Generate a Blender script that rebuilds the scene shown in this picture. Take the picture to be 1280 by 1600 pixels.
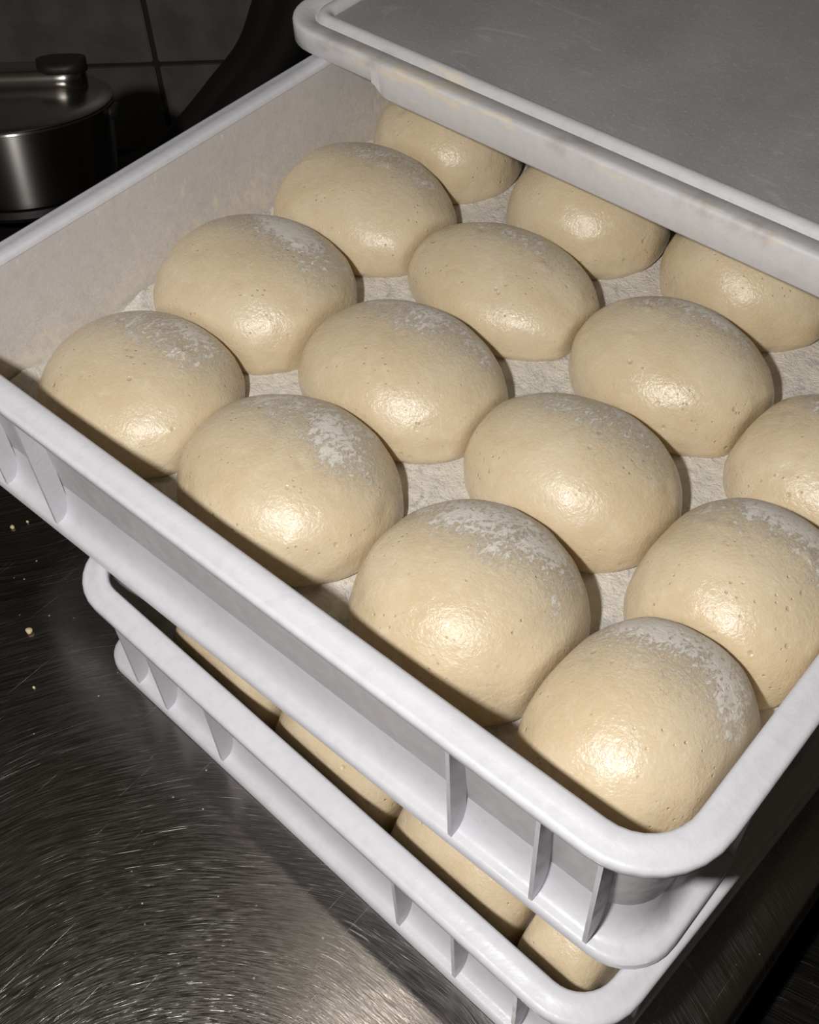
import bpy, bmesh, math, random
from mathutils import Vector, Matrix, noise

for o in list(bpy.data.objects):
    bpy.data.objects.remove(o)
scene = bpy.context.scene
COL = scene.collection
S = 0.01            # everything below is in centimetres
ZT = 15.1           # table top is world z = 0; the top tray's rim is at ZT


def P(x, y, z):
    """centimetres, z measured from the top tray's rim -> metres"""
    return Vector((x * S, y * S, (z + ZT) * S))


# ---------------------------------------------------------------- camera
cd = bpy.data.cameras.new('camera')
cam = bpy.data.objects.new('camera', cd)
COL.objects.link(cam)
right = Vector((0.7545, 0.6556, -0.0305)).normalized()
down = Vector((0.4927, -0.5966, -0.6335))
down = (down - right * down.dot(right)).normalized()
fwd = right.cross(down)
M = Matrix((right, -down, -fwd)).transposed().to_4x4()
M.translation = P(42.9956, -13.2511, 32.6193)
cam.matrix_world = M
cd.sensor_fit = 'AUTO'
cd.sensor_width = 36.0
cd.lens = 1838.5 / 1600 * 36.0
cd.clip_start = 0.01
cd.clip_end = 50
scene.camera = cam

# ---------------------------------------------------------------- world, lights, exposure
w = bpy.data.worlds.new('world')
scene.world = w
w.use_nodes = True
bg = w.node_tree.nodes['Background']
bg.inputs[0].default_value = (1.0, 0.82, 0.60, 1)
bg.inputs[1].default_value = 0.03

fl = bpy.data.lights.new('camera_flash', 'POINT')
fl.energy = 13.8
fl.color = (1.0, 0.975, 0.95)
fl.shadow_soft_size = 0.015
flo = bpy.data.objects.new('camera_flash', fl)
flo.location = P(34.0, -25.0, 43.0)
COL.objects.link(flo)

la = bpy.data.lights.new('ceiling_lamp', 'AREA')
la.shape = 'DISK'
la.size = 0.06
la.energy = 0.45
la.color = (1.0, 0.9, 0.78)
lao = bpy.data.objects.new('ceiling_lamp', la)
lao.location = P(-3.4, 23.2, 135)
COL.objects.link(lao)

vs = scene.view_settings
vs.view_transform = 'Standard'
vs.look = 'None'
vs.exposure = 0.0
vs.gamma = 1.0
vs.use_curve_mapping = False


# ---------------------------------------------------------------- helpers
def link(name, me, mat=None, parent=None):
    o = bpy.data.objects.new(name, me)
    COL.objects.link(o)
    if mat and me is not None and not me.materials:
        me.materials.append(mat)
    if parent:
        o.parent = parent
    return o


def tag(o, label, cat, group=None):
    o['label'] = label
    o['category'] = cat
    if group:
        o['group'] = group
    return o


def empty(name, loc, rz=0):
    o = bpy.data.objects.new(name, None)
    o.empty_display_size = 0.02
    o.location = loc
    o.rotation_euler = (0, 0, rz)
    COL.objects.link(o)
    return o


def mesh(name, verts, faces, smooth=True):
    me = bpy.data.meshes.new(name)
    me.from_pydata([tuple(v) for v in verts], [], faces)
    bm = bmesh.new()
    bm.from_mesh(me)
    bmesh.ops.recalc_face_normals(bm, faces=bm.faces)
    bm.to_mesh(me)
    bm.free()
    if smooth:
        me.polygons.foreach_set('use_smooth', [True] * len(me.polygons))
    return me


def sharp(me, deg=35):
    try:
        me.set_sharp_from_angle(angle=math.radians(deg))
    except Exception:
        pass
    return me


def rrect(x0, y0, x1, y1, r, n=8, along=6):
    """rounded rectangle, counter-clockwise, same number of points for any size"""
    pts = []
    r = max(r, 0.05)
    cs = [(x1 - r, y0 + r, -90), (x1 - r, y1 - r, 0), (x0 + r, y1 - r, 90), (x0 + r, y0 + r, 180)]
    for i, (cx, cy, a0) in enumerate(cs):
        arc = []
        for k in range(n + 1):
            a = math.radians(a0 + 90 * k / n)
            arc.append((cx + r * math.cos(a), cy + r * math.sin(a)))
        pts += arc
        nx, ny, a1 = cs[(i + 1) % 4]
        a = math.radians(a1)
        e = (nx + r * math.cos(a), ny + r * math.sin(a))
        b = arc[-1]
        for k in range(1, along):
            t = k / along
            pts.append((b[0] + (e[0] - b[0]) * t, b[1] + (e[1] - b[1]) * t))
    return pts


def loft(name, W, L, rad, prof, closed=True, cap=False, sm=40):
    """sweep a profile [(inset, z)] round a rounded rectangle W x L (cm) from the origin"""
    V, F = [], []
    n = None
    for e in prof:
        d, z = e[0], e[1]
        ring = rrect(d, d, W - d, L - d, e[2] if len(e) > 2 else rad - d)
        n = len(ring)
        V += [(x * S, y * S, z * S) for x, y in ring]
    m = len(prof)
    for j in range(m if closed else m - 1):
        a, b = j * n, ((j + 1) % m) * n
        for i in range(n):
            k = (i + 1) % n
            F.append((a + i, a + k, b + k, b + i))
    if cap:
        F.append(tuple(range((m - 1) * n, m * n)))
        F.append(tuple(reversed(range(n))))
    return sharp(mesh(name, V, F), sm)


def box(name, x0, x1, y0, y1, z0, z1, bev=0.0, seg=2):
    bm = bmesh.new()
    bmesh.ops.create_cube(bm, size=1)
    for v in bm.verts:
        v.co = Vector(((x0 + x1) / 2 + v.co.x * (x1 - x0), (y0 + y1) / 2 + v.co.y * (y1 - y0),
                       (z0 + z1) / 2 + v.co.z * (z1 - z0))) * S
    if bev:
        bmesh.ops.bevel(bm, geom=bm.edges[:], offset=bev * S, segments=seg, affect='EDGES', profile=0.5)
    me = bpy.data.meshes.new(name)
    bm.to_mesh(me)
    bm.free()
    if bev:
        me.polygons.foreach_set('use_smooth', [True] * len(me.polygons))
        sharp(me, 40)
    return me


def lathe(name, prof, n=64, sm=35):
    V, F = [], []
    for r, z in prof:
        for i in range(n):
            a = 2 * math.pi * i / n
            V.append((max(r, 0.001) * math.cos(a) * S, max(r, 0.001) * math.sin(a) * S, z * S))
    for j in range(len(prof) - 1):
        for i in range(n):
            k = (i + 1) % n
            F.append((j * n + i, j * n + k, (j + 1) * n + k, (j + 1) * n + i))
    F.append(tuple(range(n)))
    F.append(tuple(range((len(prof) - 1) * n, len(prof) * n)))
    return sharp(mesh(name, V, F), sm)


def tube(name, pts, r, n=14, sub=6):
    pts = [Vector(q) for q in pts]
    C = []
    for i in range(len(pts) - 1):
        p0, p1, p2, p3 = pts[max(i - 1, 0)], pts[i], pts[i + 1], pts[min(i + 2, len(pts) - 1)]
        for k in range(sub):
            t = k / sub
            C.append(0.5 * ((2 * p1) + (p2 - p0) * t + (2 * p0 - 5 * p1 + 4 * p2 - p3) * t * t
                            + (3 * p1 - p0 - 3 * p2 + p3) * t ** 3))
    C.append(pts[-1])
    V, F = [], []
    up = Vector((0.3, 0.2, 1)).normalized()
    for i, c in enumerate(C):
        t = (C[min(i + 1, len(C) - 1)] - C[max(i - 1, 0)]).normalized()
        a = t.cross(up).normalized()
        b = t.cross(a)
        for k in range(n):
            q = 2 * math.pi * k / n
            V.append(c + (a * math.cos(q) + b * math.sin(q)) * r)
    for j in range(len(C) - 1):
        for i in range(n):
            k = (i + 1) % n
            F.append((j * n + i, j * n + k, (j + 1) * n + k, (j + 1) * n + i))
    F.append(tuple(range(n)))
    F.append(tuple(range((len(C) - 1) * n, len(C) * n)))
    return mesh(name, V, F)


# ---------------------------------------------------------------- materials
class MB:
    def __init__(self, name):
        self.m = bpy.data.materials.new(name)
        self.m.use_nodes = True
        self.t = self.m.node_tree
        self.b = self.t.nodes['Principled BSDF']
        self.tc = self.t.nodes.new('ShaderNodeTexCoord')

    def n(self, kind, **kw):
        nd = self.t.nodes.new('ShaderNode' + kind)
        for k, v in kw.items():
            setattr(nd, k, v)
        return nd

    def l(self, a, b):
        self.t.links.new(a, b)

    def val(self, sock, v):
        if hasattr(v, 'is_linked') or isinstance(v, bpy.types.NodeSocket):
            self.l(v, sock)
        else:
            sock.default_value = v

    def noise(self, scale, detail=4, rough=0.55, vec=None, dist=0.0):
        nd = self.n('TexNoise')
        nd.inputs['Scale'].default_value = scale
        nd.inputs['Detail'].default_value = detail
        nd.inputs['Roughness'].default_value = rough
        nd.inputs['Distortion'].default_value = dist
        self.l(vec if vec else self.tc.outputs['Object'], nd.inputs['Vector'])
        return nd.outputs['Fac']

    def voro(self, scale, vec=None, feature='F1'):
        nd = self.n('TexVoronoi', feature=feature)
        nd.inputs['Scale'].default_value = scale
        self.l(vec if vec else self.tc.outputs['Object'], nd.inputs['Vector'])
        return nd.outputs['Distance']

    def ramp(self, v, a, b, c0=0.0, c1=1.0):
        nd = self.n('MapRange', interpolation_type='SMOOTHSTEP')
        self.l(v, nd.inputs[0])
        for i, q in enumerate((a, b, c0, c1)):
            nd.inputs[1 + i].default_value = q
        return nd.outputs[0]

    def math(self, op, a, b=0.0):
        nd = self.n('Math', operation=op)
        self.val(nd.inputs[0], a)
        self.val(nd.inputs[1], b)
        return nd.outputs[0]

    def mix(self, f, a, b):
        nd = self.n('Mix', data_type='RGBA')
        self.val(nd.inputs[0], f)
        for s, v in ((nd.inputs[6], a), (nd.inputs[7], b)):
            if isinstance(v, tuple):
                s.default_value = (*v, 1) if len(v) == 3 else v
            else:
                self.l(v, s)
        return nd.outputs[2]

    def scaled(self, sx, sy, sz, rot=(0, 0, 0)):
        nd = self.n('Mapping')
        nd.inputs['Scale'].default_value = (sx, sy, sz)
        nd.inputs['Rotation'].default_value = rot
        self.l(self.tc.outputs['Object'], nd.inputs['Vector'])
        return nd.outputs['Vector']

    def bump(self, h, strength=0.3, dist=0.001, prev=None):
        nd = self.n('Bump')
        nd.inputs['Strength'].default_value = strength
        nd.inputs['Distance'].default_value = dist
        self.l(h, nd.inputs['Height'])
        if prev:
            self.l(prev, nd.inputs['Normal'])
        return nd.outputs['Normal']

    def set(self, **kw):
        for k, v in kw.items():
            s = self.b.inputs[k]
            if isinstance(v, tuple):
                s.default_value = (*v, 1) if len(v) == 3 and s.type == 'RGBA' else v
            else:
                self.val(s, v)
        return self


def mat_plastic(name, base, flour=0.0, grime=0.25, centre=None, ledge=False):
    q = MB(name)
    col = q.mix(q.ramp(q.noise(9, 5), 0.35, 0.75), base, tuple(c * 0.92 for c in base))
    # scuffs and dried smears
    sm = q.ramp(q.noise(60, 6, 0.65, q.scaled(1, 1, 1.7)), 0.58, 0.72, 0, grime)
    col = q.mix(sm, col, (0.74, 0.72, 0.70))
    xyz = q.n('SeparateXYZ')
    q.l(q.tc.outputs['Object'], xyz.inputs[0])
    rough = q.ramp(q.noise(120, 4), 0.3, 0.7, 0.30, 0.5)
    if flour:
        # only on faces that look into the tray
        nz = q.n('SeparateXYZ')
        q.l(q.tc.outputs['Normal'], nz.inputs[0])
        ins = q.math('ADD', q.math('MULTIPLY', nz.outputs[0], q.math('SUBTRACT', centre[0], xyz.outputs[0])),
                     q.math('MULTIPLY', nz.outputs[1], q.math('SUBTRACT', centre[1], xyz.outputs[1])))
        ins = q.ramp(ins, 0.0, 0.02)
        hgt = q.ramp(xyz.outputs[2], -0.066, -0.004, 1.0, 0.0)
        streak = q.noise(260, 6, 0.72, q.scaled(1, 1, 0.5, (0.45, 0, 0)), 0.4)
        big = q.noise(20, 4, 0.6)
        f = q.math('ADD', q.math('MULTIPLY', streak, 0.60), q.math('MULTIPLY', big, 0.40))
        th = q.math('ADD', f, q.math('MULTIPLY', hgt, 0.13))
        msk = q.math('MULTIPLY', q.ramp(th, 0.54, 0.68, 0, flour), ins)
        film = q.math('MULTIPLY', q.ramp(q.noise(900, 4, 0.7), 0.40, 0.62, 0, 0.7), q.math('MULTIPLY', ins, q.math('ADD', hgt, 0.25)))
        msk = q.math('MAXIMUM', msk, film)
        col = q.mix(msk, col, (0.78, 0.70, 0.56))
        rough = q.math('ADD', rough, q.math('MULTIPLY', msk, 0.4))
    if ledge:
        # flour paste caked along the front ledge of the lid
        band = q.math('MULTIPLY', q.ramp(xyz.outputs[1], 0.020, 0.009), q.ramp(xyz.outputs[0], 0.0, 0.05))
        band = q.math('MULTIPLY', band, q.ramp(xyz.outputs[2], 0.003, 0.009))
        pst = q.noise(120, 8, 0.72, q.scaled(0.45, 1.3, 1.3), 0.8)
        big = q.noise(14, 2)
        th = q.math('ADD', q.math('ADD', q.math('MULTIPLY', pst, 0.6), q.math('MULTIPLY', big, 0.4)), q.math('MULTIPLY', band, 0.085))
        m1 = q.ramp(th, 0.60, 0.655)
        col = q.mix(q.math('MULTIPLY', m1, 0.9), col, (0.80, 0.72, 0.58))
        m2 = q.math('MULTIPLY', q.ramp(q.noise(45, 5, 0.6), 0.50, 0.75, 0, 0.6), band)
        col = q.mix(m2, col, (0.42, 0.36, 0.31))
        rough = q.math('ADD', rough, q.math('MULTIPLY', m1, 0.3))
    q.set(**{'Base Color': q.mix(q.ramp(q.noise(170, 5, 0.65), 0.45, 0.68, 0, 0.22), col, tuple(c * 0.72 for c in base)), 'Roughness': rough, 'Specular IOR Level': 0.4})
    b = q.bump(q.noise(35, 3), 0.25, 0.002)
    q.set(Normal=q.bump(q.noise(420, 5, 0.6), 0.22, 0.0006, b))
    return q.m


M_TRAY = mat_plastic('white_tray_plastic', (0.67, 0.67, 0.705), grime=0.2)
M_BODY = mat_plastic('floured_tray_plastic', (0.60, 0.578, 0.585), flour=0.85, centre=(0.20, 0.30))  # base warmed to stand in for dough glow through the translucent wall
M_BODY2 = mat_plastic('lower_tray_plastic', (0.60, 0.595, 0.615), flour=0.5, centre=(0.147, 0.20))
M_LID = mat_plastic('lid_plastic', (0.72, 0.71, 0.725), grime=0.4, ledge=True)


def mat_lidpanel():
    q = MB('lid_panel_plastic')
    base = q.mix(q.ramp(q.noise(14, 5), 0.3, 0.7), (0.36, 0.345, 0.345), (0.30, 0.285, 0.29))
    sw = q.noise(26, 6, 0.7, q.scaled(1.0, 2.2, 1, (0, 0, 0.6)), 1.2)
    col = q.mix(q.ramp(sw, 0.56, 0.75, 0, 0.4), base, (0.62, 0.60, 0.58))
    sp = q.voro(90)
    col = q.mix(q.math('MULTIPLY', q.ramp(sp, 0.07, 0.02), q.ramp(q.noise(30), 0.5, 0.6)), col, (0.8, 0.78, 0.74))
    fn = q.noise(900, 2)
    col = q.mix(q.ramp(fn, 0.55, 0.75, 0, 0.25), col, (0.7, 0.68, 0.66))
    q.set(**{'Base Color': col, 'Roughness': 0.42})
    q.set(Normal=q.bump(q.noise(300, 5), 0.2, 0.0008))
    return q.m


M_PANEL = mat_lidpanel()


def mat_dough():
    q = MB('risen_dough')
    xyz = q.n('SeparateXYZ')
    q.l(q.tc.outputs['Object'], xyz.inputs[0])
    oi = q.n('ObjectInfo')
    off = q.n('VectorMath', operation='ADD')
    q.l(q.tc.outputs['Object'], off.inputs[0])
    cmb = q.n('CombineXYZ')
    for i in range(3):
        q.l(q.math('MULTIPLY', oi.outputs['Random'], 3.7 + i), cmb.inputs[i])
    q.l(cmb.outputs[0], off.inputs[1])
    v = off.outputs[0]
    base = q.mix(q.ramp(q.noise(26, 5, 0.6, v, 0.5), 0.3, 0.72), (0.745, 0.625, 0.440), (0.675, 0.540, 0.350))
    # stretched skin: faint paler and darker veins
    vein = q.noise(120, 6, 0.7, v, 1.5)
    base = q.mix(q.ramp(vein, 0.50, 0.72, 0, 0.35), base, (0.83, 0.745, 0.60))
    base = q.mix(q.ramp(q.noise(210, 5, 0.7, v, 0.8), 0.54, 0.72, 0, 0.30), base, (0.60, 0.46, 0.26))
    # gas pores and yellow-brown freckles of two sizes
    pore = q.math('MULTIPLY', q.ramp(q.voro(300, v), 0.20, 0.06), q.ramp(q.noise(60, 3, 0.5, v), 0.52, 0.64))
    big_p = q.math('MULTIPLY', q.ramp(q.voro(115, v), 0.16, 0.06), q.ramp(q.noise(33, 2, 0.5, v), 0.53, 0.62))
    pore = q.math('MAXIMUM', pore, q.math('MULTIPLY', big_p, 0.75))
    base = q.mix(q.math('MULTIPLY', pore, 0.38), base, (0.46, 0.33, 0.16))
    # flour over the crown, dragged into streaks and flakes
    mp = q.n('Mapping')
    mp.inputs['Scale'].default_value = (1.6, 0.85, 1.2)
    mp.inputs['Rotation'].default_value = (0, 0, 0.9)
    q.l(v, mp.inputs['Vector'])
    flk = q.noise(320, 9, 0.75, mp.outputs[0], 0.5)
    big = q.noise(45, 3, 0.5, v)
    top = q.ramp(xyz.outputs[2], 0.018, 0.040)
    side = q.ramp(xyz.outputs[1], -0.018, 0.030)
    reg = q.math('MULTIPLY', top, side)
    reg2 = q.math('ADD', q.math('MULTIPLY', reg, 0.8), q.math('MULTIPLY', q.ramp(xyz.outputs[1], 0.0, 0.035), 0.35))
    th = q.math('ADD', q.math('ADD', q.math('MULTIPLY', flk, 0.68), q.math('MULTIPLY', big, 0.32)),
                q.math('MULTIPLY', reg2, 0.125))
    mask = q.ramp(q.math('SUBTRACT', th, q.math('MULTIPLY', q.ramp(reg2, 0.05, 0.5, 1.0, 0.0), 0.06)), 0.555, 0.635)
    dust = q.math('MULTIPLY', q.ramp(q.noise(800, 4, 0.7, v), 0.40, 0.66), q.math('MULTIPLY', reg2, 0.55))
    speck = q.math('MULTIPLY', q.ramp(q.noise(700, 3, 0.6, v), 0.68, 0.76), 0.4)
    mask = q.math('MINIMUM', q.math('ADD', q.math('MULTIPLY', mask, 0.9), q.math('ADD', dust, speck)), 1.0)
    film = q.mix(q.math('MULTIPLY', reg2, 0.7), base, (0.50, 0.425, 0.32))  # grey-brown tone, darker towards the back and crown of the ball
    col = q.mix(mask, film, (0.84, 0.79, 0.71))
    rgh = q.math('ADD', q.ramp(q.noise(55, 4, 0.6, v), 0.3, 0.7, 0.19, 0.33), q.math('MULTIPLY', mask, 0.40))
    q.set(**{'Base Color': col, 'Roughness': rgh, 'Specular IOR Level': 0.55,
             'Subsurface Weight': 0.25, 'Subsurface Radius': (0.004, 0.0025, 0.0013), 'Subsurface Scale': 1.0})
    b = q.bump(q.noise(60, 4, 0.55, v), 0.22, 0.0025)
    b = q.bump(q.noise(300, 5, 0.62, v, 0.5), 0.30, 0.0010, b)
    b = q.bump(q.noise(760, 4, 0.6, v), 0.45, 0.0005, b)
    b = q.bump(q.math('MULTIPLY', pore, -1.0), 0.7, 0.0007, b)
    b = q.bump(mask, 0.6, 0.0005, b)
    q.set(Normal=b)
    return q.m


M_DOUGH = mat_dough()


def mat_flour():
    q = MB('bench_flour')
    v = q.scaled(1, 1, 1)
    bare = q.ramp(q.noise(75, 7, 0.72, v, 0.8), 0.52, 0.62, 0, 0.75)
    col = q.mix(bare, (0.90, 0.85, 0.76), (0.62, 0.60, 0.595))
    col = q.mix(q.ramp(q.noise(300, 5, 0.7), 0.58, 0.72, 0, 0.45), col, (0.66, 0.56, 0.40))
    col = q.mix(q.ramp(q.noise(420, 3, 0.7), 0.58, 0.66, 0, 0.7), col, (0.90, 0.86, 0.78))
    q.set(**{'Base Color': col, 'Roughness': 0.85, 'Specular IOR Level': 0.2})
    b = q.bump(q.noise(170, 8, 0.75, v, 0.6), 0.8, 0.003)
    b = q.bump(q.noise(700, 4), 0.7, 0.001, b)
    q.set(Normal=b)
    return q.m


M_FLOUR = mat_flour()


def mat_steel(name, cx, cy, base=(0.42, 0.395, 0.375), rough=0.165, amount=1.0):
    """worn stainless steel; scratches whose glints are painted pale in arcs round (cx, cy) metres"""
    q = MB(name)
    sub = q.n('VectorMath', operation='SUBTRACT')
    q.l(q.tc.outputs['Object'], sub.inputs[0])
    sub.inputs[1].default_value = (cx, cy, 0)
    wob = q.n('TexNoise')
    wob.inputs['Scale'].default_value = 5
    q.l(q.tc.outputs['Object'], wob.inputs['Vector'])
    wm = q.n('VectorMath', operation='SCALE')
    q.l(wob.outputs['Color'], wm.inputs[0])
    wm.inputs['Scale'].default_value = 0.05
    ad = q.n('VectorMath', operation='ADD')
    q.l(sub.outputs[0], ad.inputs[0])
    q.l(wm.outputs[0], ad.inputs[1])
    xyz = q.n('SeparateXYZ')
    q.l(ad.outputs[0], xyz.inputs[0])
    x, y = xyz.outputs[0], xyz.outputs[1]
    r = q.math('SQRT', q.math('ADD', q.math('MULTIPLY', x, x), q.math('MULTIPLY', y, y)))
    an = q.math('ARCTAN2', y, x)

    def arcs(fr, fa, a, b, seed):
        c = q.n('CombineXYZ')
        q.l(q.math('MULTIPLY', r, fr), c.inputs[0])
        q.l(q.math('MULTIPLY', an, fa), c.inputs[1])
        c.inputs[2].default_value = seed
        return q.ramp(q.noise(1.0, 2, 0.5, c.outputs[0]), a, b)
    s1 = arcs(2500, 6, 0.665, 0.78, 0.3)
    s2 = arcs(3400, 9, 0.67, 0.80, 5.1)
    s3 = arcs(1700, 3, 0.72, 0.79, 9.7)
    # a few straight scratches in other directions
    def lines(rot, fx, fy, a, b):
        return q.ramp(q.noise(1.0, 1, 0.5, q.scaled(fx, fy, 1, (0, 0, rot))), a, b)
    s4 = lines(0.5, 1900, 14, 0.735, 0.80)
    s5 = lines(2.2, 2300, 18, 0.74, 0.80)
    sc = q.math('MAXIMUM', q.math('MAXIMUM', s1, s2), q.math('MAXIMUM', s3, q.math('MAXIMUM', s4, s5)))
    patch = q.ramp(q.noise(28, 5, 0.7), 0.36, 0.66, 0.12, 0.9)
    sc = q.math('MULTIPLY', sc, patch)
    fine = q.math('MULTIPLY', arcs(4600, 11, 0.62, 0.82, 7.7), 0.30)
    sc = q.math('MULTIPLY', q.math('MAXIMUM', sc, fine), amount)
    brush = arcs(2600, 30, 0.35, 0.65, 2.2)
    smudge = q.noise(11, 5, 0.6)
    dark = tuple(c * 0.72 for c in base)
    col = q.mix(q.ramp(smudge, 0.3, 0.7), base, dark)
    dots = q.math('MULTIPLY', q.ramp(q.voro(160), 0.09, 0.05), q.ramp(q.noise(45, 2), 0.52, 0.58))
    col = q.mix(q.math('MULTIPLY', dots, 0.6), col, (0.8, 0.76, 0.68))
    col = q.mix(sc, col, (0.92, 0.91, 0.90))  # scratches coloured near white, their light glints put into the base colour
    rg = q.math('ADD', q.ramp(arcs(5200, 12, 0.40, 0.62, 3.3), 0.0, 1.0, rough - 0.04, rough + 0.10), q.math('MULTIPLY', q.ramp(smudge, 0.3, 0.7), 0.06))
    rg = q.math('ADD', rg, q.math('MULTIPLY', sc, 0.3))
    met = q.math('SUBTRACT', 1.0, q.math('MULTIPLY', dots, 0.8))
    q.set(**{'Base Color': col, 'Metallic': met, 'Roughness': rg})
    b = q.bump(brush, 0.05, 0.0003)
    b = q.bump(sc, 0.2, 0.0003, b)
    q.set(Normal=b)
    return q.m


M_TABLE = mat_steel('scratched_stainless_steel', 0.35, -0.135)
M_BENCH = mat_steel('dull_dark_steel', 0.55, -0.30, (0.05, 0.048, 0.045), 0.35, 0.4)


def simple(name, col, rough, metal=0.0, nscale=60, amp=0.12, bump=0.1):
    q = MB(name)
    c = q.mix(q.ramp(q.noise(nscale, 5), 0.3, 0.7), col, tuple(k * (1 - amp) for k in col))
    q.set(**{'Base Color': c, 'Roughness': rough, 'Metallic': metal})
    if bump:
        q.set(Normal=q.bump(q.noise(nscale * 4, 4), bump, 0.0008))
    return q.m


M_TILE = simple('grey_glazed_tile', (0.165, 0.157, 0.145), 0.35, 0, 25, 0.3, 0.1)
M_GROUT = simple('brown_grout', (0.035, 0.028, 0.02), 0.9)
M_BLACK = simple('black_enamel', (0.012, 0.011, 0.010), 0.4)
M_RUBBER = simple('black_rubber', (0.013, 0.012, 0.011), 0.55)
M_POT = simple('brushed_pot_steel', (0.40, 0.38, 0.36), 0.26, 1.0, 40, 0.15, 0.0)

def mat_pot_side():
    q = MB('brushed_pot_side')
    tg = q.n('Tangent', direction_type='RADIAL', axis='Z')
    q.set(**{'Base Color': (0.42, 0.40, 0.38), 'Metallic': 1.0, 'Roughness': 0.32, 'Anisotropic': 0.95, 'Anisotropic Rotation': 0.25})
    q.l(tg.outputs[0], q.b.inputs['Tangent'])
    return q.m


M_POTSIDE = mat_pot_side()
M_CRUMB = simple('dry_dough_crumb', (0.75, 0.62, 0.38), 0.8)

# ---------------------------------------------------------------- setting: wall, floor counter
NRM = Vector((-0.6606, 0.7507, 0)).normalized()      # heading of the wall, away from the camera
TAN = Vector((NRM.y, -NRM.x, 0))
CAMXY = Vector((42.9956, -13.2511, 0))


def WP(D, s, z):
    """point at depth D from the camera along NRM, s along the wall (world axis), z from rim, cm"""
    v = NRM * (D + CAMXY.dot(NRM)) + TAN * s
    return Vector((v.x, v.y, z))


def slab_wall(name, D0, D1, s0, s1, z0, z1):
    V = [WP(d, s, z) for d in (D0, D1) for s in (s0, s1) for z in (z0, z1)]
    V = [P(*v) for v in V]
    F = [(0, 1, 3, 2), (4, 6, 7, 5), (0, 4, 5, 1), (2, 3, 7, 6), (1, 5, 7, 3), (0, 2, 6, 4)]
    return mesh(name, V, F, False)


wall = link('wall_back', slab_wall('wall_back', 112.25, 118, -120, 170, -95, 120), M_GROUT)
wall['kind'] = 'structure'
TS, G = 20.0, 0.55
S0, Z0 = -3.6, -30.67          # the grout crossing the photograph shows
tile_me = None
for i in range(-3, 5):
    for j in range(-1, 4):
        if tile_me is None:
            bm = bmesh.new()
            bmesh.ops.create_cube(bm, size=1)
            for v in bm.verts:
                v.co = Vector((v.co.x * (TS - G), v.co.y * 0.7, v.co.z * (TS - G))) * S
            bmesh.ops.bevel(bm, geom=bm.edges[:], offset=0.12 * S, segments=2, affect='EDGES')
            tile_me = bpy.data.meshes.new('tile')
            bm.to_mesh(tile_me)
            bm.free()
            tile_me.materials.append(M_TILE)
        t = bpy.data.objects.new('tile', tile_me)
        COL.objects.link(t)
        t.parent = wall
        t.location = P(*WP(112.15, S0 + (i + 0.5) * TS, Z0 + (j + 0.5) * TS))
        t.rotation_euler = (0, 0, math.atan2(TAN.y, TAN.x))

counter = link('back_counter', slab_wall('back_counter', 62, 112.2, -60, 60, -46, -40.4), M_BLACK)  # low black counter running back to the wall, not a trim strip
counter['kind'] = 'structure'
floor = link('floor', box('floor', -160, 200, -160, 190, -80, -76), M_BLACK)
floor['kind'] = 'structure'

# ---------------------------------------------------------------- steel table and dark bench
TX0, TX1, TY0, TY1 = -7.0, 42.5, -70.0, 64.0
tb = empty('steel_table', (0, 0, 0))
tag(tb, 'scratched stainless steel work table under the stacked white trays', 'table')
# top sheet with a rolled right edge
Rr = 1.1
prof = [(TX0, -2.0), (TX0, 0.0)]
nseg = 40
for k in range(nseg + 1):
    prof.append((TX0 + (TX1 - Rr - TX0) * k / nseg, 0.0))
for k in range(1, 13):
    a = math.pi / 2 * k / 12
    prof.append((TX1 - Rr + Rr * math.sin(a), -Rr + Rr * math.cos(a)))
prof += [(TX1, -4.0), (TX1 - 0.2, -4.0), (TX1 - 1.4, -2.0)]
V, F = [], []
NY = 30
for k in range(NY + 1):
    y = TY0 + (TY1 - TY0) * k / NY
    V += [(x * S, y * S, z * S) for x, z in prof]
n = len(prof)
for k in range(NY):
    for i in range(n):
        j = (i + 1) % n
        F.append((k * n + i, k * n + j, (k + 1) * n + j, (k + 1) * n + i))
F.append(tuple(range(n)))
F.append(tuple(range(NY * n, (NY + 1) * n)))
link('table_top', sharp(mesh('table_top', V, F), 50), M_TABLE, tb)
for x, y in ((-3, -64), (38, -64), (-3, 58), (38, 58)):
    link('leg', box('leg', x - 2, x + 2, y - 2, y + 2, -61, -1.9, 0.4), M_POT, tb)

db = empty('dark_bench', (0, 0, 0))
tag(db, 'dull dark scratched bench beyond the right edge of the steel table', 'bench')
link('bench_top', box('bench_top', 43.2, 110, -70, 80, -9, -5.0, 0.3), M_BENCH, db)
for x, y in ((47, -64), (105, -64), (47, 74), (105, 74)):
    link('leg', box('leg', x - 2, x + 2, y - 2, y + 2, -61, -9, 0.4), M_BLACK, db)


# ---------------------------------------------------------------- stacking trays
def rib_mesh(name, depth0, depth1, z0, z1, th=0.17):
    """thin vertical web: outer edge at y=depth0, inner at depth1 (cm), slightly tapered"""
    V = []
    for z, g in ((z0, 0.0), (z1, 0.08)):
        for y in (depth0 + g, depth1):
            for x in (-th / 2, th / 2):
                V.append((x * S, y * S, z * S))
    F = [(0, 1, 3, 2), (4, 6, 7, 5), (0, 4, 5, 1), (2, 3, 7, 6), (0, 2, 6, 4), (1, 5, 7, 3)]
    return mesh(name, V, F, False)


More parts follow.
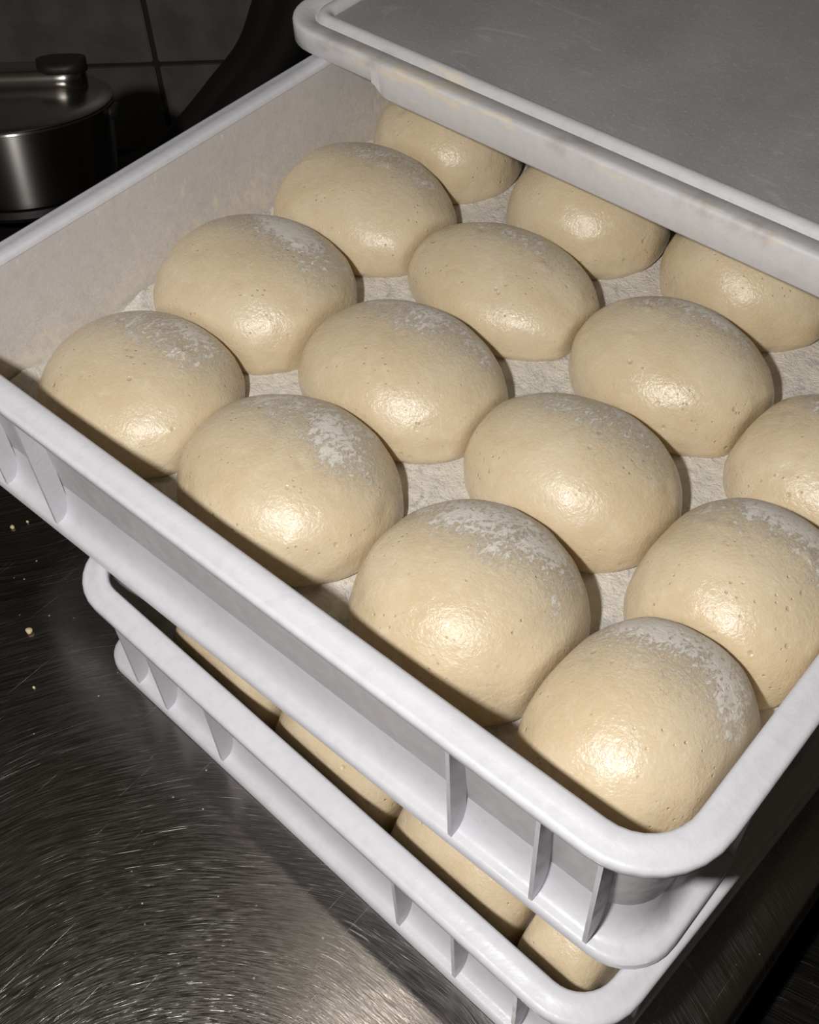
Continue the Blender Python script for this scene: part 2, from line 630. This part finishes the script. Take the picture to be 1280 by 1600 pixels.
def tray(name, label, loc, rz, W, L, H, rw, depth, rad, xs, ys, body_mat):
    t = empty(name, loc, rz)
    tag(t, label, 'tray', 'stacked white dough trays')
    zf = -depth
    # rim: flat top, stepped and rounded outer edge, short lip
    rim = [(rw + 0.02, -0.30), (rw, -0.16), (rw - 0.05, -0.06), (rw - 0.16, 0.0), (rw * 0.52, 0.0), (rw * 0.47, -0.035),
           (0.22, -0.07), (0.10, -0.10), (0.02, -0.19), (0.0, -0.30), (0.02, -0.52), (0.10, -0.62), (0.2, -0.62), (0.3, -0.5), (rw - 0.32, -0.5), (rw - 0.1, -0.42)]
    link('rim', loft('rim', W, L, rad, rim), M_TRAY, t)
    wi = rw + 0.35
    body = [(rw - 0.02, -0.28), (rw + 0.06, -1.2), (wi, zf + 0.55), (wi + 0.15, zf + 0.2), (wi + 0.45, zf + 0.03), (wi + 0.9, zf)]
    inner = [(wi + 0.9, zf - 0.25), (wi + 0.2, zf - 0.25), (wi - 0.1, zf - 0.15), (wi - 0.26, zf + 0.4), (rw - 0.24, -1.2), (rw - 0.30, -0.45)]
    V = body + inner
    # walls (closed sweep) ...
    link('wall', loft('wall', W, L, rad, V), body_mat, t)
    # ... and bottom plate
    d = wi + 0.86
    link('bottom', loft('bottom', W, L, rad, [(d, zf - 0.24), (d, zf - 0.001)], False, True), body_mat, t)
    fz = -H
    ct = max(zf + 0.6, fz + 2.4)
    cw = wi - 0.275
    fl_ = [(cw + 0.05, ct + 0.1)]
    for k in range(1, 9):                     # cove from the wall out into the flange
        a = math.pi / 2 * k / 9
        fl_.append((cw - (cw - 0.55) * (1 - math.cos(a)), fz + 0.50 + (ct - fz - 0.50) * (1 - math.sin(a)) ** 1.25))
    fl_ += [(0.50, fz + 0.50), (0.40, fz + 0.46), (0.32, fz + 0.36), (0.30, fz + 0.08), (0.36, fz),
            (wi - 0.1, fz), (wi, fz + 0.2), (wi - 0.05, ct)]
    r0, r1 = rad - cw, max(rad - 1.1, 1.2)
    fl_ = [(d, z, r0 + (r1 - r0) * min(1.0, max(0.0, (cw - d) / (cw - 0.5)))) for d, z in fl_]
    link('base_flange', loft('base_flange', W, L, rad, fl_), M_TRAY, t)
    rm = rib_mesh('rib', 0.34, rw + 0.02, -0.52, fz + 0.50)
    rm.materials.append(M_TRAY)
    for x in xs:
        for y, a in ((0, 0), (L, math.pi)):
            r = link('rib', rm, None, t)
            r.location = ((x if a == 0 else W - x) * S, y * S, 0)
            r.rotation_euler = (0, 0, a)
    for y in ys:
        for x, a in ((W, math.pi / 2), (0, -math.pi / 2)):
            r = link('rib', rm, None, t)
            r.location = (x * S, y * S, 0)
            r.rotation_euler = (0, 0, a)
    return t


H1, RW1, D1 = 8.265, 1.26, 6.4
tray('dough_tray', 'large white plastic tray of dough balls on top of the stack, half under its lid', P(0, 0, 0), 0,
     40, 60, H1, RW1, D1, 3.2, [2.66, 4.96, 8.6, 31.4, 35.04, 37.34],
     [6.4, 11, 19, 30, 41, 49, 53.6, 56.8], M_BODY)
TH = -0.041
Z2 = -H1 - 0.02
lx, ly = 4.5, 0.0
ox = 5.889 + math.cos(TH) * lx
oy = -0.948 + math.sin(TH) * lx
H2 = 15.1 + Z2 - 0.02
tray('dough_tray', 'smaller white plastic tray underneath, resting on the steel table', P(ox, oy, Z2), TH,
     29.4, 40, H2, 1.18, 5.6, 2.6, [3.1, 5.2, 9.05, 19.9, 22.9, 25.9], [4, 8, 14, 20, 26, 32, 36], M_BODY2)

# ---------------------------------------------------------------- flour on the tray floor
random.seed(4)
V, F = [], []
nx, ny = 130, 190
x0, x1, y0, y1 = 1.9, 37.3, 2.7, 57.3
for j in range(ny + 1):
    for i in range(nx + 1):
        x = x0 + (x1 - x0) * i / nx
        y = y0 + (y1 - y0) * j / ny
        h = 0.03 + 0.05 * max(0, noise.fractal(Vector((x * 0.9, y * 0.9, 0)), 1.0, 2.0, 4) + 0.4)
        e = max(0.0, 1 - (x - x0) / 1.5) ** 1.3
        h += e * (0.65 + 0.55 * noise.noise(Vector((x * .4, y * 0.55, 3))) + 0.15 * noise.noise(Vector((x, y * 2.3, 7))))
        d = min(x - x0, x1 - x, y - y0, y1 - y)
        if d < 1e-6 and x > x0 + 1:
            h = 0.0
        V.append(P(x, y, -D1 + max(h, 0.004)))
for j in range(ny):
    for i in range(nx):
        a = j * (nx + 1) + i
        F.append((a, a + 1, a + nx + 2, a + nx + 1))
fo = link('flour_layer', mesh('flour_layer', V, F), M_FLOUR)
fo['kind'] = 'stuff'
tag(fo, 'cream flour dusted over the floor of the top tray between dough balls', 'flour')

# ---------------------------------------------------------------- dough balls
ZF = -D1 + 0.05
BALLS = [  # row, column, cx, cy, ax, ay, h
    (0, 0, 7.41, 7.09, 4.92, 4.61, 3.56), (0, 1, 16.83, 7.25, 5.13, 4.47, 4.00), (0, 2, 26.78, 7.24, 4.74, 4.64, 4.61),
    (0, 3, 34.9, 6.6, 3.82, 4.75, 5.0),
    (1, 0, 6.65, 15.24, 5.32, 4.74, 4.01), (1, 1, 16.28, 15.19, 5.25, 4.15, 3.74), (1, 2, 25.84, 15.23, 4.90, 3.97, 4.01),
    (1, 3, 34.6, 14.1, 4.0, 4.3, 4.6),
    (2, 0, 6.24, 23.68, 5.34, 4.29, 3.62), (2, 1, 15.82, 23.24, 5.25, 3.75, 3.29), (2, 2, 25.61, 23.14, 5.00, 3.91, 3.90),
    (2, 3, 34.12, 22.04, 4.20, 3.84, 3.8),
    (3, 0, 6.06, 30.75, 4.35, 4.01, 4.3), (3, 1, 15.79, 30.57, 4.39, 4.05, 4.3), (3, 2, 25.01, 31.23, 4.5, 4.1, 4.3),
    (3, 3, 34.2, 30.6, 4.1, 4.0, 4.3),
]
ROWS = ['nearest row', 'second row from near rim', 'third row from near rim', 'row half under the lid']
COLS = ['beside the left wall', 'second from the left wall', 'third from the left wall', 'against the right wall']


def dough_mesh(name, ax, ay, h, seed, planes, rot=0.0, nu=120, nv=54, square=2.0):
    """risen ball; planes = [(nx, ny, dist)] local vertical planes (cm) where it presses on a neighbour"""
    rnd = random.Random(seed)
    blis = []
    for _ in range(7):
        a = rnd.uniform(0, 2 * math.pi)
        el = rnd.uniform(0.15, 1.35)
        blis.append((Vector((math.cos(a) * math.cos(el), math.sin(a) * math.cos(el), math.sin(el))),
                     rnd.uniform(0.035, 0.07), rnd.choice((-1, -1, 1, 1.3))))
    V, F = [], []
    zc = 0.16 * h
    for j in range(nv):
        t = -0.3 + 1.3 * j / (nv - 1)
        if t < 0:
            u = -t / 0.3
            z = zc * (1 - u)
            r = 1 - 0.05 * u * u
        else:
            z = zc + (h - zc) * math.sin(t * math.pi / 2) ** (2 / 2.15)
            r = max(math.cos(t * math.pi / 2), 0) ** (2 / 2.15)
        if j == nv - 1:
            r = 0.0005
        for i in range(nu):
            a = 2 * math.pi * i / nu
            ca, sa = math.cos(a), math.sin(a)
            k = (abs(ca) ** square + abs(sa) ** square) ** (-1 / square)
            x, y = ax * r * ca * k, ay * r * sa * k
            d = Vector((r * ca, r * sa, z / h))
            q = Vector((x * 0.22 + seed * 3.1, y * 0.22, z * 0.3))
            lump = 1 + 0.045 * noise.noise(q) + 0.012 * noise.noise(q * 4.3)
            dn = d.normalized()
            bump = 0.0
            for bd, bs, sg in blis:
                g = (dn - bd).length_squared / (bs * bs)
                if g < 6:
                    bump += sg * 0.055 * math.exp(-g)
            x, y = x * lump + dn.x * bump, y * lump + dn.y * bump
            z2 = z * (1 + 0.03 * noise.noise(q + Vector((9, 2, 5)))) + (dn.z * bump if t > 0 else 0)
            for pl_ in planes:
                nx_, ny_, dd = pl_[:3]
                if len(pl_) > 3:      # wall that slopes away above its fillet
                    dd += pl_[3] * min(z2 / 0.8, 1.0)
                s = x * nx_ + y * ny_ - (dd - 0.35)
                if s > 0:      # soft squeeze towards the contact plane
                    s2 = 0.33 * (1 - math.exp(-s / 0.33))
                    x -= nx_ * (s - s2)
                    y -= ny_ * (s - s2)
            V.append((x * S, y * S, max(z2, 0) * S))
    for j in range(nv - 1):
        for i in range(nu):
            k = (i + 1) % nu
            F.append((j * nu + i, j * nu + k, (j + 1) * nu + k, (j + 1) * nu + i))
    F.append(tuple(range(nu)))
    F.append(tuple(range((nv - 1) * nu, nv * nu)))
    return mesh(name, V, F)


for idx, (rw_, cl, cx, cy, ax, ay, h) in enumerate(BALLS):
    planes = [(-1, 0, cx - 2.2), (1, 0, 37.85 - cx, 0.5), (0, -1, cy - 1.95)]
    for (r2, c2, qx, qy, bx, by, bh) in BALLS:
        if (r2, c2) == (rw_, cl):
            continue
        dv = Vector((qx - cx, qy - cy))
        L_ = dv.length
        if L_ < 12:
            u = dv / L_
            ra = 1 / math.sqrt((u.x / ax) ** 2 + (u.y / ay) ** 2)
            rb = 1 / math.sqrt((u.x / bx) ** 2 + (u.y / by) ** 2)
            if ra + rb > L_ - 0.4:
                planes.append((u.x, u.y, L_ * ra / (ra + rb) - 0.03))
    o = link('dough_ball', dough_mesh('dough_ball', ax, ay, h, idx + 1, planes, square=2.4 if cl == 3 else 2.0), M_DOUGH)
    o.location = P(cx, cy, ZF)
    tag(o, 'risen dough ball in top tray, %s, %s' % (ROWS[rw_], COLS[cl]), 'dough', 'dough balls in the top tray')

LOWL = ['leftmost dough ball showing in the slit of the lower tray',
        'second dough ball from the left in the slit of the lower tray',
        'third dough ball from the left in the slit of the lower tray',
        'rightmost dough ball in the slit, at the lower tray corner']
for k, (lxk, hw) in enumerate(((7.1, 3.42), (14.0, 3.42), (20.85, 3.38), (26.0, 1.72))):
    lyk = 5.35
    planes = [(-1, 0, hw - 0.03), (1, 0, (hw - 0.03) if k < 3 else 1.40, 0.0 if k < 3 else 0.34), (0, -1, 3.3)]
    o = link('dough_ball', dough_mesh('dough_ball', hw + 0.35, 3.9, 4.7, 40 + k, planes, square=3.4), M_DOUGH)
    o.location = P(ox + math.cos(TH) * lxk - math.sin(TH) * lyk, oy + math.sin(TH) * lxk + math.cos(TH) * lyk, Z2 - 5.6 + 0.06)
    o.rotation_euler = (0, 0, TH)
    tag(o, LOWL[k], 'dough', 'dough balls in the lower tray')

# ---------------------------------------------------------------- lid
lid = empty('tray_lid', P(-2.5, 26.5, 0.02))
tag(lid, 'greyish white plastic tray lid with raised border pushed back over the top tray', 'lid')
LW, LL = 42.0, 58.0
prof = [(0.10, 0.0), (0.0, 0.10), (0.0, 1.05), (0.05, 1.18), (0.17, 1.25), (0.35, 1.25), (1.12, 1.14), (1.22, 0.98), (1.30, 0.98),
        (1.38, 1.15), (1.50, 1.30), (1.72, 1.36), (1.95, 1.32), (2.15, 1.12), (2.22, 0.86), (2.05, 0.5), (1.2, 0.45), (0.4, 0.4), (0.3, 0.0)]
link('border', loft('border', LW, LL, 2.6, prof, sm=50), M_LID, lid)
link('panel', loft('panel', LW, LL, 2.6, [(2.15, 0.55), (2.15, 0.92), (2.3, 0.95)], False, True), M_PANEL, lid)
# front skirt that drops below the flange between the corners
V, F = [], []
prof = [(0.14, 1.24), (0.04, 1.17), (0.0, 1.05), (0.0, -0.55), (0.06, -0.67), (0.16, -0.72), (0.30, -0.72), (0.36, -0.6), (0.36, 1.24)]
xs = [7.05, 7.25, 7.4, 7.55, 7.75, 8.0] + [9 + 25.0 * k / 20 for k in range(21)] + [34.2, 34.4, 34.6, 34.8]
for x in xs:
    e = max(0.0, min(1.0, (min(x - 7.05, 34.8 - x)) / 0.9))
    e = e * e * (3 - 2 * e)
    for y, z in prof:
        V.append((x * S, (y - 0.012) * S, (z if z > 0 else z * e) * S))
n = len(prof)
for k in range(len(xs) - 1):
    for i in range(n):
        j = (i + 1) % n
        F.append((k * n + i, k * n + j, (k + 1) * n + j, (k + 1) * n + i))
F.append(tuple(range(n)))
F.append(tuple(range((len(xs) - 1) * n, len(xs) * n)))
link('skirt', sharp(mesh('skirt', V, F), 40), M_LID, lid)

# ---------------------------------------------------------------- pot on its burner, hoses
TILT = math.radians(14)
pot_axis = (Vector((0, 0, 1)) * math.cos(TILT) + NRM * math.sin(TILT)).normalized()
pot_side = TAN.copy()
pot_fwd = pot_axis.cross(pot_side)
POT_M = Matrix((pot_side, pot_fwd, pot_axis)).transposed().to_4x4()
bn = empty('stove_burner', P(-25.4, 22.03, -40.4))
tag(bn, 'black enamel burner stand beneath the leaning steel pot', 'burner')
link('burner_body', lathe('burner_body', [(9, 0), (9, 2), (6.5, 6), (5.6, 18), (5.8, 20.6), (5.0, 21.4), (3, 21.6)]), M_BLACK, bn)
rg = link('burner_ring', lathe('burner_ring', [(4.6, -0.8), (5.9, -0.8), (6.1, -0.5), (6.0, -0.04), (4.8, -0.04), (4.6, -0.4)]), M_BLACK, bn)
rg.matrix_local = Matrix.Translation(Vector((0, 0, 0.24))) @ POT_M

pot = empty('steel_pot', (0, 0, 0))
pot.matrix_world = Matrix.Translation(P(-25.4, 22.03, -16.4)) @ POT_M
tag(pot, 'stainless steel cooking pot with lid in the dark corner beside the tiled wall', 'pot')
link('pot_body', lathe('pot_body', [(5.6, 0.0), (6.0, 0.15), (6.2, 0.6), (6.65, 5.2), (6.8, 5.3), (6.76, 5.42), (6.5, 5.42), (6.0, 1), (5, 0.4)]), M_POTSIDE, pot)
pl = link('pot_lid', lathe('pot_lid', [(6.6, 5.43), (6.74, 5.5), (6.6, 5.62), (5.9, 5.8), (4.4, 6.1), (2.5, 6.3), (0.3, 6.3)]), M_POT, pot)
# broad strap handle across the lid with a black cap at its right end


def bar(name, x0, x1, yc, hw, z0, z1, m, par, n=16):
    V, F = [], []
    xs_ = [x0 + (x1 - x0) * k / n for k in range(n + 1)]
    for x in xs_:
        e = max(0.0, 1 - (min(x - x0, x1 - x)) / 1.4)
        k_ = math.sqrt(max(1 - e * e, 0.0)) * 0.85 + 0.15
        for i in range(12):
            a = 2 * math.pi * i / 12
            ca, sa = math.cos(a), math.sin(a)
            yy = math.copysign(abs(ca) ** 0.6, ca) * hw * k_
            zz = math.copysign(abs(sa) ** 0.6, sa) * (z1 - z0) / 2
            V.append((x * S, (yc + yy) * S, ((z0 + z1) / 2 + zz) * S))
    for j in range(n):
        for i in range(12):
            k = (i + 1) % 12
            F.append((j * 12 + i, j * 12 + k, (j + 1) * 12 + k, (j + 1) * 12 + i))
    F.append(tuple(range(12)))
    F.append(tuple(range(n * 12, n * 12 + 12)))
    return link(name, mesh(name, V, F), m, par)


hd = bar('handle', -5.0, 5.0, 1.2, 1.5, 5.9, 7.6, M_POT, pl)
bar('handle_cap', 1.8, 5.15, 1.2, 1.62, 7.1, 8.0, M_RUBBER, pl)
bar('side_grip', 6.3, 7.15, 0.0, 1.3, 4.3, 5.2, M_RUBBER, pot)

h1 = [(-32, 59.5, -3), (-33.3, 58.3, -12), (-34.5, 57.1, -16.8), (-35.8, 55.9, -20.3), (-37.6, 54.3, -25.2), (-40.1, 52.1, -29.0), (-43.0, 49.6, -33.1), (-46.0, 46.9, -36.4), (-50, 43.5, -38.6)]
tag(link('rubber_hose', tube('rubber_hose', [P(*q) for q in h1], 0.017), M_RUBBER),
    'thick black rubber hose sloping down in front of the wall tiles', 'hose', 'hoses behind the trays')
h2 = [(-26, 57.5, -3), (-28.7, 55.5, -13.5), (-30.5, 54.0, -19.0), (-32.1, 52.5, -23.1), (-34.7, 50.3, -26.8), (-37.7, 47.6, -31.4), (-40.0, 45.6, -34.8), (-44, 42, -38.4)]
tag(link('rubber_hose', tube('rubber_hose', [P(*q) for q in h2], 0.019), M_RUBBER),
    'black hose running closest to the lid corner, right of the other hose', 'hose', 'hoses behind the trays')

# ---------------------------------------------------------------- crumbs on the steel table
random.seed(11)
CR = [(6.89, -2.28, .17, 'largest pale dough crumb on the dark steel, left of the lower tray corner'),
      (0.86, 1.21, .12, 'pale crumb on the steel just below the top tray at the left edge'),
      (1.15, 1.95, .07, 'tiny crumb tucked closest under the top tray flange at far left'),
      (9.6, -4.1, .07, 'tiny crumb on the steel below and right of the largest crumb')]
for k, (x, y, r, lab) in enumerate(CR):
    bm = bmesh.new()
    bmesh.ops.create_icosphere(bm, subdivisions=2, radius=r * S)
    for v in bm.verts:
        f = 1 + 0.35 * noise.noise(v.co * 900 + Vector((k * 7, 0, 0)))
        v.co = Vector((v.co.x * f * 1.15, v.co.y * f * 0.9, v.co.z * f * 0.75))
    zm = min(v.co.z for v in bm.verts)
    for v in bm.verts:
        v.co.z -= zm
    me = bpy.data.meshes.new('dough_crumb')
    bm.to_mesh(me)
    bm.free()
    me.polygons.foreach_set('use_smooth', [True] * len(me.polygons))
    o = link('dough_crumb', me, M_CRUMB)
    o.location = (x * S, y * S, 0.0)
    tag(o, lab, 'crumb', 'crumbs on the table')
